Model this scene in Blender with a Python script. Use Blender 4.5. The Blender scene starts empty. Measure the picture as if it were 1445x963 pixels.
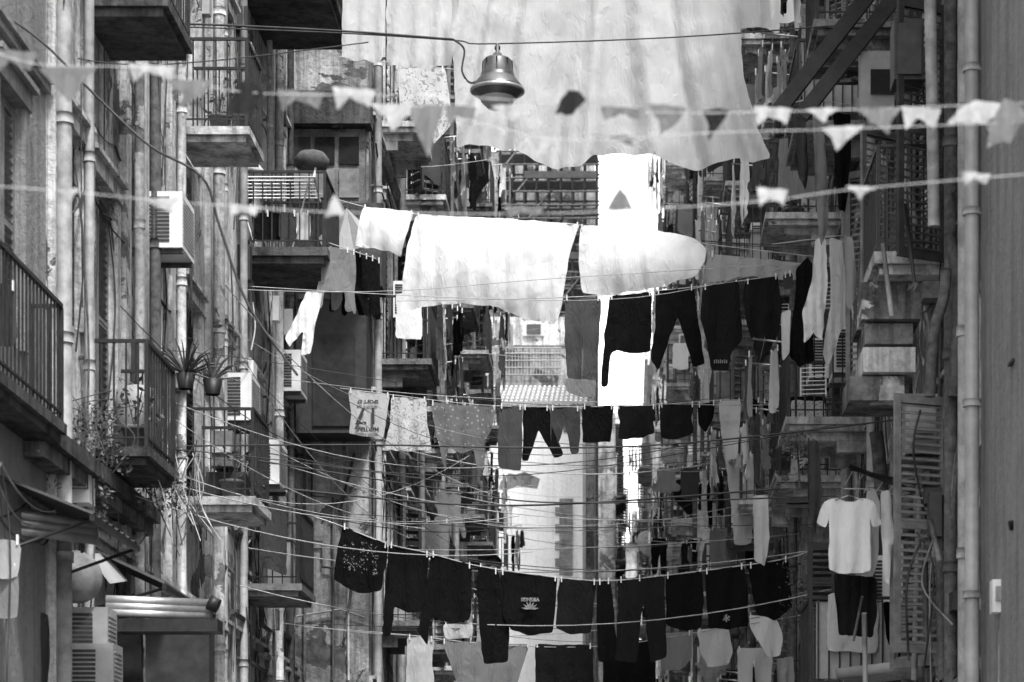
import bpy, math, random
from mathutils import Vector, noise
from mathutils.geometry import delaunay_2d_cdt
random.seed(11)
R=random.random
def U(a,b): return a+(b-a)*R()
F=3412.0; VX=885.0; HY=1250.0; CZ=1.6
# survey helper: bearing + distance along street -> world metres
def P(px,py,Y): return Vector(((px-VX)*Y/F, Y, CZ+(HY-py)*Y/F))
def PX(px,Y): return (px-VX)*Y/F
def PZ(py,Y): return CZ+(HY-py)*Y/F

sc=bpy.context.scene
# ------------------------------------------------------------------ materials
def newmat(name):
    m=bpy.data.materials.new(name); m.use_nodes=True
    nt=m.node_tree; nt.nodes.clear()
    return m,nt,nt.nodes,nt.links
def g(v): return (v,v,v,1)
def coords(nt,scale=(1,1,1)):
    tc=nt.nodes.new('ShaderNodeTexCoord'); mp=nt.nodes.new('ShaderNodeMapping')
    mp.inputs['Scale'].default_value=scale
    nt.links.new(tc.outputs['Object'],mp.inputs['Vector']); return mp.outputs['Vector']
def nz(nt,vec,scale,detail=4,rough=.6,dist=0):
    n=nt.nodes.new('ShaderNodeTexNoise'); n.inputs['Scale'].default_value=scale
    n.inputs['Detail'].default_value=detail; n.inputs['Roughness'].default_value=rough
    n.inputs['Distortion'].default_value=dist
    nt.links.new(vec,n.inputs['Vector']); return n.outputs['Fac']
def ramp(nt,fac,stops):
    r=nt.nodes.new('ShaderNodeValToRGB'); e=r.color_ramp.elements
    e[0].position,e[0].color=stops[0][0],g(stops[0][1]); e[1].position,e[1].color=stops[-1][0],g(stops[-1][1])
    for p,v in stops[1:-1]:
        x=e.new(p); x.color=g(v)
    nt.links.new(fac,r.inputs['Fac']); return r.outputs['Color']
def mix(nt,a,b,fac,mode='MIX'):
    m=nt.nodes.new('ShaderNodeMix'); m.data_type='RGBA'; m.blend_type=mode
    for s,v in ((m.inputs[6],a),(m.inputs[7],b)):
        if isinstance(v,(int,float)): s.default_value=g(v)
        else: nt.links.new(v,s)
    if isinstance(fac,(int,float)): m.inputs[0].default_value=fac
    else: nt.links.new(fac,m.inputs[0])
    return m.outputs[2]
def finish(nt,col,rough=.9,bump=None,bstr=.4,bdist=.02,metal=0,spec=.3,trans=0):
    b=nt.nodes.new('ShaderNodeBsdfPrincipled'); o=nt.nodes.new('ShaderNodeOutputMaterial')
    if isinstance(col,(int,float)): b.inputs['Base Color'].default_value=g(col)
    else: nt.links.new(col,b.inputs['Base Color'])
    b.inputs['Roughness'].default_value=rough; b.inputs['Metallic'].default_value=metal
    b.inputs['Specular IOR Level'].default_value=spec
    bn=None
    if bump is not None:
        bn=nt.nodes.new('ShaderNodeBump'); bn.inputs['Strength'].default_value=bstr; bn.inputs['Distance'].default_value=bdist
        nt.links.new(bump,bn.inputs['Height']); nt.links.new(bn.outputs[0],b.inputs['Normal'])
    if trans>0:
        t=nt.nodes.new('ShaderNodeBsdfTranslucent'); ms=nt.nodes.new('ShaderNodeMixShader'); ms.inputs[0].default_value=trans
        if isinstance(col,(int,float)): t.inputs[0].default_value=g(col)
        else: nt.links.new(col,t.inputs[0])
        if bn: nt.links.new(bn.outputs[0],t.inputs['Normal'])
        nt.links.new(b.outputs[0],ms.inputs[1]); nt.links.new(t.outputs[0],ms.inputs[2]); nt.links.new(ms.outputs[0],o.inputs[0])
    else: nt.links.new(b.outputs[0],o.inputs[0])
def plaster(name,lo,hi,patch,pamt=.6,streak=.5,fa=.5):
    m,nt,_,_=newmat(name)
    v=coords(nt); vs=coords(nt,(2.6,2.6,.2))
    base=ramp(nt,nz(nt,v,1.3,5,.7),[(.36,lo),(.6,hi)])
    st=ramp(nt,nz(nt,vs,1.9,4,.7),[(.38,1-streak),(.55,1)])
    c=mix(nt,base,st,1,'MULTIPLY')
    pm=ramp(nt,nz(nt,v,1.1,6,.65,.6),[(pamt,0),(pamt+.015,1)])
    c=mix(nt,c,ramp(nt,nz(nt,v,7,2),[(.3,patch*.5),(.7,patch*1.4)]),pm)
    fine=nz(nt,v,12,5,.75)
    c=mix(nt,c,ramp(nt,fine,[(.34,fa),(.56,1)]),.8,'MULTIPLY')
    h=mix(nt,fine,0.0,pm)
    finish(nt,c,.92,h,.8,.035,spec=.15)
    return m
def simple(name,lo,hi,scale=6,rough=.6,metal=0,bstr=.2,spec=.4,bd=.01):
    m,nt,_,_=newmat(name); v=coords(nt); n=nz(nt,v,scale,4,.65)
    finish(nt,ramp(nt,n,[(.32,lo),(.68,hi)]),rough,n,bstr,bd,metal,spec); return m
def fabric(name,val,trans=.0,wr=.6,pattern=None):
    m,nt,_,_=newmat(name); v=coords(nt); vs=coords(nt,(4.5,1,1.6))
    n=nz(nt,v,2.5,3,.6); wn=nz(nt,vs,3.0,3,.5,1.6)
    c=ramp(nt,n,[(.3,val*.93),(.7,val)])
    if pattern=='dots':
        vo=nt.nodes.new('ShaderNodeTexVoronoi'); vo.inputs['Scale'].default_value=14; nt.links.new(v,vo.inputs['Vector'])
        c=mix(nt,c,val*2.0,ramp(nt,vo.outputs['Distance'],[(.2,1),(.26,0)]))
    if pattern=='floral':
        c=mix(nt,c,val*.5,ramp(nt,nz(nt,v,16,2,.5,1.5),[(.56,0),(.6,1)]))
    finish(nt,c,.95,wn,wr,.035,spec=.05,trans=trans); return m
M={}
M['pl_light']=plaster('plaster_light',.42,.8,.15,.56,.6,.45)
M['pl_mid']=plaster('plaster_mid',.18,.46,.1,.57,.55)
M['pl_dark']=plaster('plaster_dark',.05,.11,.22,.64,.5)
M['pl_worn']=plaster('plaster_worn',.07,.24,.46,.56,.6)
M['pl_grey']=plaster('plaster_grey',.22,.27,.15,.74,.25,.75)
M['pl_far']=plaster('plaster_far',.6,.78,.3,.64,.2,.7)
M['pl_wash']=plaster('whitewash',.76,.84,.4,.68,.12,.85)
M['trim']=plaster('trim_stone',.4,.66,.16,.6,.5)
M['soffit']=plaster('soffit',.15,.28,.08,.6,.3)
M['iron']=simple('iron_black',.01,.03,9,.5,.2)
M['rust']=simple('iron_rusty',.03,.11,12,.8)
M['steel']=simple('steel_light',.35,.55,8,.4,.7)
M['pipe']=simple('pipe_grey',.15,.35,5,.6)
M['glass']=simple('window_glass',.01,.03,2,.12,0,.05,.6)
M['frame']=simple('window_frame',.3,.5,6,.6)
M['shut']=simple('shutter_grey',.1,.22,6,.7)
M['shutd']=simple('shutter_dark',.015,.04,6,.6)
M['white']=simple('enamel_white',.6,.78,4,.5)
M['plastic']=simple('plastic_grey',.22,.34,4,.45)
M['tile']=simple('roof_tile',.35,.65,5,.9,0,.5)
M['leaf']=simple('leaf',.05,.14,5,.6)
M['leafd']=simple('leaf_dark',.03,.07,5,.6)
M['pot']=simple('terracotta',.06,.15,8,.9)
M['cable']=simple('cable',.012,.04,5,.6)
M['rope']=simple('rope',.25,.5,8,.9)
M['asphalt']=simple('asphalt',.035,.07,12,.9)
M['wood']=simple('wood',.08,.2,7,.8)
M['stone']=plaster('stone_block',.16,.34,.1,.7,.2)
M['lamp']=simple('lamp_metal',.08,.14,5,.35,.6,.05)
M['lampg']=simple('lamp_glass',.3,.45,3,.15)
M['c_white']=fabric('cloth_white',.8,.18,.4)
M['c_sheet']=fabric('cloth_sheet',.68,.45,.45)
M['c_cream']=fabric('cloth_light',.6,.3,.5)
M['c_pale']=fabric('cloth_pale_grey',.42,.3,.5)
M['c_grey']=fabric('cloth_grey',.22,.2)
M['c_dgrey']=fabric('cloth_dark_grey',.05,.05)
M['c_black']=fabric('cloth_black',.007,0,.9)
M['c_black2']=fabric('cloth_black_faded',.014,0,.9)
M['c_denim']=fabric('cloth_denim',.07,.05)
M['c_dots']=fabric('cloth_dots',.17,.2,.5,'dots')
M['c_flor']=fabric('cloth_floral',.66,.3,.5,'floral')
M['print']=simple('print_ink',.12,.3,30,.8)
M['ink']=simple('print_ink_dark',.03,.05,30,.8)

# ------------------------------------------------------------------ mesh builder
class MB:
    def __init__(s): s.v=[];s.f=[];s.m=[];s.s=[];s.mats=[]
    def mi(s,k):
        if k not in s.mats: s.mats.append(k)
        return s.mats.index(k)
    def face(s,pts,m,sm=False):
        i=len(s.v); s.v+= [tuple(p) for p in pts]; s.f.append(tuple(range(i,i+len(pts)))); s.m.append(s.mi(m)); s.s.append(sm)
    def ob(s,c,ux,uy,uz,sx,sy,sz,m):
        c=Vector(c);a=Vector(ux).normalized()*sx/2;b=Vector(uy).normalized()*sy/2;d=Vector(uz).normalized()*sz/2
        i=len(s.v)
        for k in (-1,1):
            for j in (-1,1):
                for l in (-1,1): s.v.append(tuple(c+a*l+b*j+d*k))
        k=s.mi(m)
        for q in ((0,2,3,1),(4,5,7,6),(0,1,5,4),(2,6,7,3),(0,4,6,2),(1,3,7,5)):
            s.f.append(tuple(i+x for x in q)); s.m.append(k); s.s.append(False)
    def box(s,x0,x1,y0,y1,z0,z1,m):
        s.ob(((x0+x1)/2,(y0+y1)/2,(z0+z1)/2),(1,0,0),(0,1,0),(0,0,1),abs(x1-x0),abs(y1-y0),abs(z1-z0),m)
    def tube(s,pts,r,m,n=6,cap=True):
        pts=[Vector(p) for p in pts]; k=s.mi(m); i0=len(s.v); N=len(pts)
        for a,p in enumerate(pts):
            t=(pts[min(a+1,N-1)]-pts[max(a-1,0)])
            if t.length<1e-9: t=Vector((0,0,1))
            t.normalize()
            ref=Vector((0,0,1)) if abs(t.z)<.8 else Vector((.3,1,0)).normalized()
            u=t.cross(ref).normalized(); w=t.cross(u)
            rr=r[a] if isinstance(r,(list,tuple)) else r
            for q in range(n):
                an=2*math.pi*q/n; s.v.append(tuple(p+u*math.cos(an)*rr+w*math.sin(an)*rr))
        for a in range(N-1):
            for q in range(n):
                x=i0+a*n+q; y=i0+a*n+(q+1)%n
                s.f.append((x,y,y+n,x+n)); s.m.append(k); s.s.append(n>4)
        if cap and N>1:
            s.f.append(tuple(i0+q for q in range(n))); s.m.append(k); s.s.append(False)
            s.f.append(tuple(i0+(N-1)*n+q for q in reversed(range(n)))); s.m.append(k); s.s.append(False)
    def lathe(s,c,prof,m,n=28,ax=(0,0,1)):
        c=Vector(c); ax=Vector(ax).normalized(); ref=Vector((1,0,0)) if abs(ax.x)<.8 else Vector((0,1,0))
        u=ax.cross(ref).normalized(); w=ax.cross(u); i0=len(s.v); k=s.mi(m)
        for r,z in prof:
            for q in range(n):
                an=2*math.pi*q/n; s.v.append(tuple(c+ax*z+u*math.cos(an)*r+w*math.sin(an)*r))
        for a in range(len(prof)-1):
            for q in range(n):
                x=i0+a*n+q; y=i0+a*n+(q+1)%n
                s.f.append((x,y,y+n,x+n)); s.m.append(k); s.s.append(True)
    def cloth(s,out,org,m,ud=(1,0,0),amp=.03,wl=.28,step=.05,seed=0,grow=.7,bulge=.0,coh=4.,cr=.7,sm=1,fan=0.):
        """out: outline in metres (u right, v up); org world origin"""
        ud=Vector(ud).normalized(); nd=ud.cross(Vector((0,0,1))).normalized(); org=Vector(org)
        pts=[];n=len(out)
        for i in range(n):
            a=Vector(out[i]);b=Vector(out[(i+1)%n]); L=(b-a).length; c=max(1,int(round(L/step)))
            for j in range(c): pts.append(a+(b-a)*j/c)
        for _ in range(sm):
            q=[]
            for i in range(len(pts)):
                q.append(pts[i]*.6+pts[i-1]*.2+pts[(i+1)%len(pts)]*.2)
            pts=q
        nb=len(pts)
        if sm:
            pts=[p+Vector((noise.noise(Vector((p.x*7,p.y*7,seed))),noise.noise(Vector((p.x*7,p.y*7,seed+9)))))*step*.3 for p in pts]
        us=[p.x for p in pts]; vs=[p.y for p in pts]; u0,u1,v0,v1=min(us),max(us),min(vs),max(vs)
        def inside(x,y):
            r=False;j=nb-1
            for i in range(nb):
                xi,yi,xj,yj=pts[i].x,pts[i].y,pts[j].x,pts[j].y
                if (yi>y)!=(yj>y) and x<(xj-xi)*(y-yi)/(yj-yi)+xi: r=not r
                j=i
            return r
        al=list(pts); nx=int((u1-u0)/step)+1; ny=int((v1-v0)/step)+1
        rnd=random.Random(seed+5)
        for i in range(nx):
            for j in range(ny):
                x=u0+(i+.5+rnd.uniform(-.2,.2))*step; y=v0+(j+.5+rnd.uniform(-.2,.2))*step
                if inside(x,y): al.append(Vector((x,y)))
        res=delaunay_2d_cdt([Vector((p.x,p.y)) for p in al],[],[list(range(nb))],1,1e-5)
        V,_,FF=res[0],res[1],res[2]
        h=max(v1-v0,.01); W=max(u1-u0,.01); uc=(u0+u1)/2; i0=len(s.v); k=s.mi(m); ph=seed*1.7
        for p in V:
            d=(v1-p.y)/h
            px=uc+(p.x-uc)*(1-fan*d)
            nn=noise.noise(Vector((px*1.3+seed*3.1,p.y*.35,seed)))
            n2=noise.noise(Vector((p.x*4+seed,p.y*3,seed*2.3)))
            n3=noise.noise(Vector((p.x*9+seed,p.y*6,seed*1.3)))
            w=math.sin(2*math.pi*(px/wl)+ph+nn*coh+d*.8)
            w=w*(.75+.25*abs(w))
            w2=math.sin(2*math.pi*(px/(wl*.43))+ph*2+nn*coh*1.6)
            off=amp*(1-grow+grow*d)*(w+.35*w2)+n2*amp*cr+n3*amp*cr*.4+bulge*math.sin(math.pi*min(1,max(0,(p.x-u0)/W)))*math.sin(math.pi*min(1,d*.9+.05))
            s.v.append(tuple(org+ud*p.x+Vector((0,0,p.y))+nd*off))
        for f in FF:
            s.f.append(tuple(i0+x for x in f)); s.m.append(k); s.s.append(True)
    def clothp(s,px,Y,m,**kw):
        s.cloth([((x-VX)*Y/F,CZ+(HY-y)*Y/F) for x,y in px],(0,Y,0),m,**kw)
    def leaves(s,c,r,n,m='leaf',size=.05,flat=1.):
        c=Vector(c)
        for _ in range(n):
            d=Vector((random.gauss(0,1),random.gauss(0,1),random.gauss(0,1)*flat)); d=d.normalized()*(R()**.5)*r
            if noise.noise((c+d)*5)< -.15: continue
            p=c+d; a=Vector((U(-1,1),U(-1,1),U(-1,1))).normalized(); b=a.cross(Vector((U(-1,1),U(-1,1),U(-1,1)))).normalized()
            q=size*U(.5,1.3)
            s.face([p-a*q,p-b*q*.4,p+a*q,p+b*q*.4],m if R()<.6 else 'leafd')
    def build(s,name,parent=None):
        me=bpy.data.meshes.new(name); me.from_pydata(s.v,[],s.f)
        for k in s.mats: me.materials.append(M[k])
        me.polygons.foreach_set('material_index',s.m); me.polygons.foreach_set('use_smooth',s.s)
        me.update(); o=bpy.data.objects.new(name,me); sc.collection.objects.link(o)
        if parent: o.parent=parent
        return o
def empty(name):
    e=bpy.data.objects.new(name,None); sc.collection.objects.link(e); return e
def sag(a,b,s,n=14):
    a=Vector(a);b=Vector(b)
    return [a.lerp(b,i/n)-Vector((0,0,4*s*(i/n)*(1-i/n))) for i in range(n+1)]
def cableobj(name,pts,r=.008,m='cable',n=5):
    mb=MB(); mb.tube(pts,r,m,n); return mb.build(name)
def curve(pp,n=6):
    pp=[Vector(p) for p in pp]; q=[pp[0]]+pp+[pp[-1]]; out=[]
    for i in range(1,len(q)-2):
        for t in range(n):
            t=t/n; a,b,c,d=q[i-1],q[i],q[i+1],q[i+2]
            out.append(.5*((2*b)+(c-a)*t+(2*a-5*b+4*c-d)*t*t+(3*b-a-3*c+d)*t**3))
    out.append(pp[-1]); return out

# ------------------------------------------------------------------ architecture
def louvre(mb,c,u,w,h,m,far=False):
    """louvred shutter leaf: c centre, u horizontal dir"""
    u=Vector(u).normalized(); z=Vector((0,0,1)); n=u.cross(z); c=Vector(c)
    mb.ob(c+u*(w/2-.03),u,n,z,.06,.04,h,m); mb.ob(c-u*(w/2-.03),u,n,z,.06,.04,h,m)
    for k in (-1,0,1): mb.ob(c+z*(h/2-.04)*k,u,n,z,w-.124,.036,.08,m)
    st=.14 if far else .07; k=int((h-.1)/st)
    for i in range(k):
        zz=-h/2+.06+st*(i+.5)
        mb.ob(c+z*zz,u,n*.8+z*.6,z*.8-n*.6,w-.126,st*.75,.008,m)
def facade(name,side,X,y0,y1,z1,ops,wm,tm='trim',depth=8,bands=(),pil=(),shm=('shut','shutd'),far=False,osh=.45,csh=.3,bp=.1):
    root=empty(name)
    mb=MB()
    ys=sorted({y0,y1,*[o[0] for o in ops],*[o[1] for o in ops]}); zs=sorted({0,z1,*[o[2] for o in ops],*[o[3] for o in ops]})
    for i in range(len(ys)-1):
        for j in range(len(zs)-1):
            yc=(ys[i]+ys[i+1])/2; zc=(zs[j]+zs[j+1])/2
            if any(o[0]<yc<o[1] and o[2]<zc<o[3] for o in ops): continue
            mb.face([(X,ys[i],zs[j]),(X,ys[i+1],zs[j]),(X,ys[i+1],zs[j+1]),(X,ys[i],zs[j+1])],wm)
    XB=X+side*depth
    mb.face([(X,y0,0),(XB,y0,0),(XB,y0,z1),(X,y0,z1)],wm); mb.face([(X,y1,0),(XB,y1,0),(XB,y1,z1),(X,y1,z1)],wm)
    mb.face([(XB,y0,0),(XB,y1,0),(XB,y1,z1),(XB,y0,z1)],wm); mb.face([(X,y0,z1),(XB,y0,z1),(XB,y1,z1),(X,y1,z1)],wm)
    D=.28*side
    for a,b,c,d in ops:
        mb.face([(X,a,c),(X+D,a,c),(X+D,a,d),(X,a,d)],tm); mb.face([(X,b,c),(X+D,b,c),(X+D,b,d),(X,b,d)],tm)
        mb.face([(X,a,d),(X+D,a,d),(X+D,b,d),(X,b,d)],tm); mb.face([(X,a,c),(X+D,a,c),(X+D,b,c),(X,b,c)],tm)
    mb.build('walls',root)
    t=MB()
    for z in bands:
        t.box(X-side*bp*.6,X-side*.002,y0+.01,y1-.01,z,z+.08,tm); t.box(X-side*bp,X-side*.002,y0+.01,y1-.01,z+.082,z+.13,tm)
    t.box(X-side*.35,X-side*.002,y0,y1,z1-.25,z1+.05,tm); t.box(X-side*.22,X-side*.003,y0,y1,z1-.5,z1-.253,tm)
    for (pa,pb) in pil:
        zb=sorted([0]+list(bands)+[z1-.5])
        for i in range(len(zb)-1): t.box(X-side*.07,X-side*.003,pa,pb,zb[i]+(.133 if i else 0),zb[i+1]-.003,tm)
    for a,b,c,d in ops:
        if c<.5 and d>2.9: continue
        e=.14
        t.box(X-side*.05,X-side*.002,a-e,a-.003,c,d,tm); t.box(X-side*.05,X-side*.002,b+.003,b+e,c,d,tm)
        t.box(X-side*.07,X-side*.002,a-e-.02,b+e+.02,d+.003,d+.16,tm); t.box(X-side*.12,X-side*.002,a-e-.05,b+e+.05,d+.163,d+.21,tm)
    t.build('trim',root)
    w=MB()
    for a,b,c,d in ops:
        xg=X+side*.22
        w.face([(xg,a,c),(xg,b,c),(xg,b,d),(xg,a,d)],'glass')
        fx0,fx1=xg-side*.06,xg-side*.004
        w.box(fx0,fx1,a+.002,a+.07,c,d,'frame'); w.box(fx0,fx1,b-.07,b-.002,c,d,'frame'); w.box(fx0,fx1,(a+b)/2-.04,(a+b)/2+.04,c,d,'frame')
        w.box(fx0-side*.003,fx1,a+.07,b-.07,d-.07,d-.002,'frame'); w.box(fx0-side*.003,fx1,a+.072,b-.072,c+(d-c)*.62,c+(d-c)*.62+.05,'frame')
        r=R(); sm=random.choice(shm); hw=(b-a)/2
        if c<.5: 
            for k in range(int((d-c)/.1)): w.box(X+side*.08,X+side*.1+side*.02*(k%2),a+.004,b-.004,c+k*.1,c+k*.1+.097,'shut')
        elif r<csh:
            louvre(w,(X+side*.06,a+hw/2,(c+d)/2),(0,1,0),hw-.01,d-c-.02,sm,far); louvre(w,(X+side*.06,b-hw/2,(c+d)/2),(0,1,0),hw-.01,d-c-.02,sm,far)
        elif r<csh+osh:
            for yy,sg in ((a,-1),(b,1)):
                an=U(.15,1.2); u=Vector((-side*math.sin(an),sg*math.cos(an),0))
                louvre(w,Vector((X-side*.06,yy,(c+d)/2))+u*hw/2,u,hw-.01,d-c-.02,sm,far)
    w.build('windows_and_shutters',root)
    return root
def downpipe(side,X,y,z0,z1,r=.06,m='pipe'):
    mb=MB(); x=X-side*(r+.05); z=z0
    mb.tube([(x,y,z0),(x,y,z1)],r,m,10)
    z=z0+.6
    while z<z1:
        mb.tube([(x,y,z),(x,y,z+.09)],r*1.22,m,10); mb.box(x,X-side*.001,y-.015,y+.015,z+.1,z+.13,'rust'); z+=1.9
    return mb.build('drainpipe')
def wallcables(side,X,y0,y1,z,n=4,seed=0):
    mb=MB(); rnd=random.Random(seed)
    for _ in range(n):
        y=y0; zz=z+rnd.uniform(-.3,.3); x=X-side*rnd.uniform(.03,.12)
        while y<y1:
            L=rnd.uniform(1,2.8); zn=z+rnd.uniform(-.3,.3)
            mb.tube(sag((x,y,zz),(x,min(y+L,y1),zn),rnd.uniform(.05,.3),7),rnd.choice((.007,.01,.014)),'cable' if rnd.random()<.7 else 'pipe',4)
            if rnd.random()<.45:
                mb.tube(curve([(x,y,zz),(x-side*.05,y+.1,zz-.8),(x,y-.05,zz-rnd.uniform(1.5,3.2))],5),.008,'cable',4)
            y+=L; zz=zn
    return mb.build('wall_cables')
def pot(mb,x,y,z,r=.12,n=60,tall=.3):
    mb.lathe((x,y,z),[(r*.65,0),(r,r*1.6),(r*1.1,r*1.6),(r*1.1,r*1.9),(r*.95,r*1.9),(0.001,r*1.8)],'pot',12)
    mb.leaves((x,y,z+r*1.9+tall*.6),tall,n,size=.045)
    for _ in range(6): mb.tube([(x,y,z+r*1.7),(x+U(-.1,.1),y+U(-.1,.1),z+r*1.9+tall*U(.5,1.2))],.006,'leafd',4)
def tee(w=.5,h=.66): return [(-w/2,0),(w/2,0),(w*.47,-h*.62),(w*.78,-h*.7),(w*.68,-h*.95),(w*.36,-h*.9),(w*.2,-h),(-w*.2,-h*1.0),(-w*.36,-h*.92),(-w*.7,-h*.97),(-w*.78,-h*.7),(-w*.47,-h*.62)]
def trous(w=.44,h=1.0): return [(-w/2,0),(w/2,0),(w*.52,-h*.4),(w*.45,-h),(w*.12,-h*1.01),(w*.03,-h*.38),(-w*.1,-h*.99),(-w*.44,-h),(-w*.52,-h*.4)]
def towel(w=.5,h=.8): return [(-w/2,0),(w/2,0),(w/2*1.03,-h*.5),(w/2*.98,-h),(-w/2*.96,-h*1.02),(-w/2*1.02,-h*.5)]
def longs(w=.5,h=.7): return [(-w/2,0),(w/2,0),(w*.47,-h*.85),(w*.62,-h*.8),(w*.72,-h*1.5),(w*.55,-h*1.52),(w*.35,-h),(-w*.35,-h),(-w*.52,-h*1.5),(-w*.7,-h*1.48),(-w*.62,-h*.8),(-w*.47,-h*.85)]
GN=[('t_shirt',tee),('trousers',trous),('towel',towel),('long_sleeve_shirt',longs)]
CM=['c_white','c_white','c_cream','c_cream','c_grey','c_grey','c_dgrey','c_black','c_black2','c_denim','c_flor']
def peg(mb,x,y,z): mb.box(x-.008,x+.008,y-.014,y+.014,z-.05,z+.03,'white')
def hang(org,ud,kind=None,m=None,sc_=1,seed=None,name=None):
    k=random.choice(GN) if kind is None else [q for q in GN if q[0]==kind][0]
    mb=MB(); mb.cloth([(a*sc_,b*sc_) for a,b in k[1]()],org,m or random.choice(CM),ud=ud,seed=R()*90 if seed is None else seed,step=.07,amp=.03,wl=U(.16,.3))
    o=Vector(org); u=Vector(ud).normalized()
    for s_ in (-.2,.2): p=o+u*s_*sc_; peg(mb,p.x,p.y,p.z)
    return mb.build(name or k[0])
def ac_unit(x0,x1,y0,y1,z,name='air_conditioner',fan=True,m='white'):
    mb=MB(); h=.58; mb.box(x0,x1,y0,y1,z,z+h,m)
    xc=(x0+x1)/2; w=abs(x1-x0)
    if w>.4 and fan:
        mb.lathe((xc,y0-.004,z+h/2),[(.2,0),(.2,.02),(.185,.02),(.185,0)],'plastic',20,(0,-1,0))
        mb.lathe((xc,y0-.006,z+h/2),[(.18,0),(.001,0.001)],'shutd',20,(0,-1,0))
        for i in range(9): mb.box(xc-.18,xc+.18,y0-.03,y0-.024,z+h/2-.17+i*.042,z+h/2-.165+i*.042,'plastic')
    else:
        a,b=min(x0,x1),max(x0,x1)
        for i in range(12): mb.box(a+.03,b-(b-a)*.35,y0-.008,y0-.001,z+.06+i*.04,z+.085+i*.04,'shutd')
    for xs in (min(x0,x1)-.004,max(x0,x1)+.004):
        for i in range(12): mb.box(xs-.003,xs+.003,y0+.05,y1-.05,z+.06+i*.04,z+.075+i*.04,'plastic')
    mb.box(x0,x1,y0+.05,y0+.09,z-.05,z-.002,'rust'); mb.box(x0,x1,y1-.09,y1-.05,z-.05,z-.002,'rust')
    mb.tube(curve([(x0,y1-.02,z+.1),(x0,y1+.15,z-.1),(x0,y1+.1,z-.9)]),.02,'white',6)
    return mb.build(name)
def balcony(side,X,proj,y0,y1,z,far=False,clut=1,slab='soffit',style=None,rm='iron',th=.16,br=True,rk=.75):
    mb=MB(); Xt=X-side*proj
    style=style if style is not None else random.choice((0,0,0,1,2))
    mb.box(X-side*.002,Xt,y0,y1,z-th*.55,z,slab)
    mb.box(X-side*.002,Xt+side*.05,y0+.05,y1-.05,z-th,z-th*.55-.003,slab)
    if br:
      for yb in (y0+.18,y1-.3):
        mb.box(X-side*.003,X-side*(proj*.75),yb,yb+.14,z-th-.1,z-th-.003,slab)
        mb.box(X-side*.003,X-side*(proj*.4),yb+.003,yb+.137,z-th-.24,z-th-.103,slab)
    H=1.0; e=.04; xa=Xt+side*e
    for zz,t in ((z+H,.035),(z+.1,.02)):
        mb.box(xa-t/2,xa+t/2,y0+e,y1-e,zz-t,zz,rm)
        for yy in (y0+e,y1-e): mb.box(X-side*.003,xa+side*t*.6,yy-t/2,yy+t/2,zz-t+.002,zz-.002,rm)
    sp=.2 if far else .115; r=.011 if far else .008
    n=max(2,int((y1-y0-2*e)/sp))
    for i in range(n+1):
        yy=y0+e+(y1-y0-2*e)*i/n; rr=.018 if i in (0,n) else r
        mb.box(xa-rr,xa+rr,yy-rr,yy+rr,z+.002,z+H-.036,rm)
    n=max(2,int(proj/sp))
    for i in range(n):
        xx=X+(xa-X)*(i+.3)/n
        for yy in (y0+e,y1-e): mb.box(xx-r,xx+r,yy-r,yy+r,z+.002,z+H-.036,rm)
    if style==2 and not far:
        for i in range(int((y1-y0)/.23)):
            mb.lathe((xa,y0+.15+i*.23,z+.82),[(.08,-.01),(.09,0),(.08,.01)],rm,10,(1,0,0))
    if style==1:
        mb.box(xa+side*.03,xa+side*.036,y0+.1,y1-.1,z+.12,z+H-.06,random.choice(('plastic','shut','c_grey')))
        mb.box(X-side*.1,xa+side*.06,y0+.065,y0+.071,z+.12,z+H-.06,random.choice(('plastic','shut','wood')))
    b=mb.build('balcony')
    if not clut: return b
    if R()<.55:
        q=MB()
        for _ in range(random.randint(1,4)): pot(q,X-side*U(.2,proj-.15),U(y0+.2,y1-.2),z+U(0,.03)+.003,U(.09,.15),30 if far else 90,U(.15,.4))
        q.build('potted_plants')
    if R()<.35:
        ya=U(y0+.2,y1-.9); ac_unit(X-side*.12,X-side*.45,ya,ya+.75,z+U(.1,1.6))
    if R()<rk:
        q=MB(); zz=z+U(.85,1.1)
        for yy in (y0+.1,y1-.1): q.tube([(xa,yy,zz),(xa-side*.45,yy,zz+.05)],.012,'steel',5)
        for xx in (.15,.3,.43): q.tube(sag((xa-side*xx,y0-.1,zz+.02),(xa-side*xx,y1+.1,zz+.02),.04,6),.004,'rope',4)
        q.build('drying_rack')
        for xx in (.15,.3,.43):
            y=y0+U(0,.6)
            while y<y1-.1:
                if R()<.6: hang((xa-side*xx,y,zz-.01),(U(-.3,.3),1,0),sc_=U(.7,1))
                y+=U(.35,.7)
    if R()<.45:
        q=MB(); w=proj*U(.4,.8); q.cloth([(-w/2,0),(w/2,0),(w/2,-U(.5,1.1)),(-w/2,-U(.5,1.1))],(X-side*proj*.55,y0+.0,z+1.02),random.choice(CM),seed=R()*90,amp=.02,step=.08)
        q.build('blanket')
    if R()<.5:
        q=MB(); xb=X-side*U(.25,proj-.3); yb=U(y0+.3,y1-.4); zb=U(.3,.8)
        q.box(xb-.15,xb+.15,yb-.15,yb+.15,z+.004,z+zb,random.choice(('wood','plastic','white')))
        q.box(xb-.17,xb+.17,yb-.17,yb+.17,z+zb+.003,z+zb+.04,'wood'); q.build('storage_crate')
    return b

# ---- ground
mb=MB(); mb.face([(-600,-200,0),(600,-200,0),(600,1500,0),(-600,1500,0)],'asphalt'); mb.build('ground')
mb=MB(); mb.face([(-4.0,-30,.004),(2.2,-30,.004),(2.2,160,.004),(-4.0,160,.004)],'stone'); mb.build('street')
mb=MB(); mb.box(-5,-4.2,-20,36,0.005,.13,'stone'); mb.box(2.4,3,-20,36,0.005,.13,'stone'); mb.build('pavement')

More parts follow.
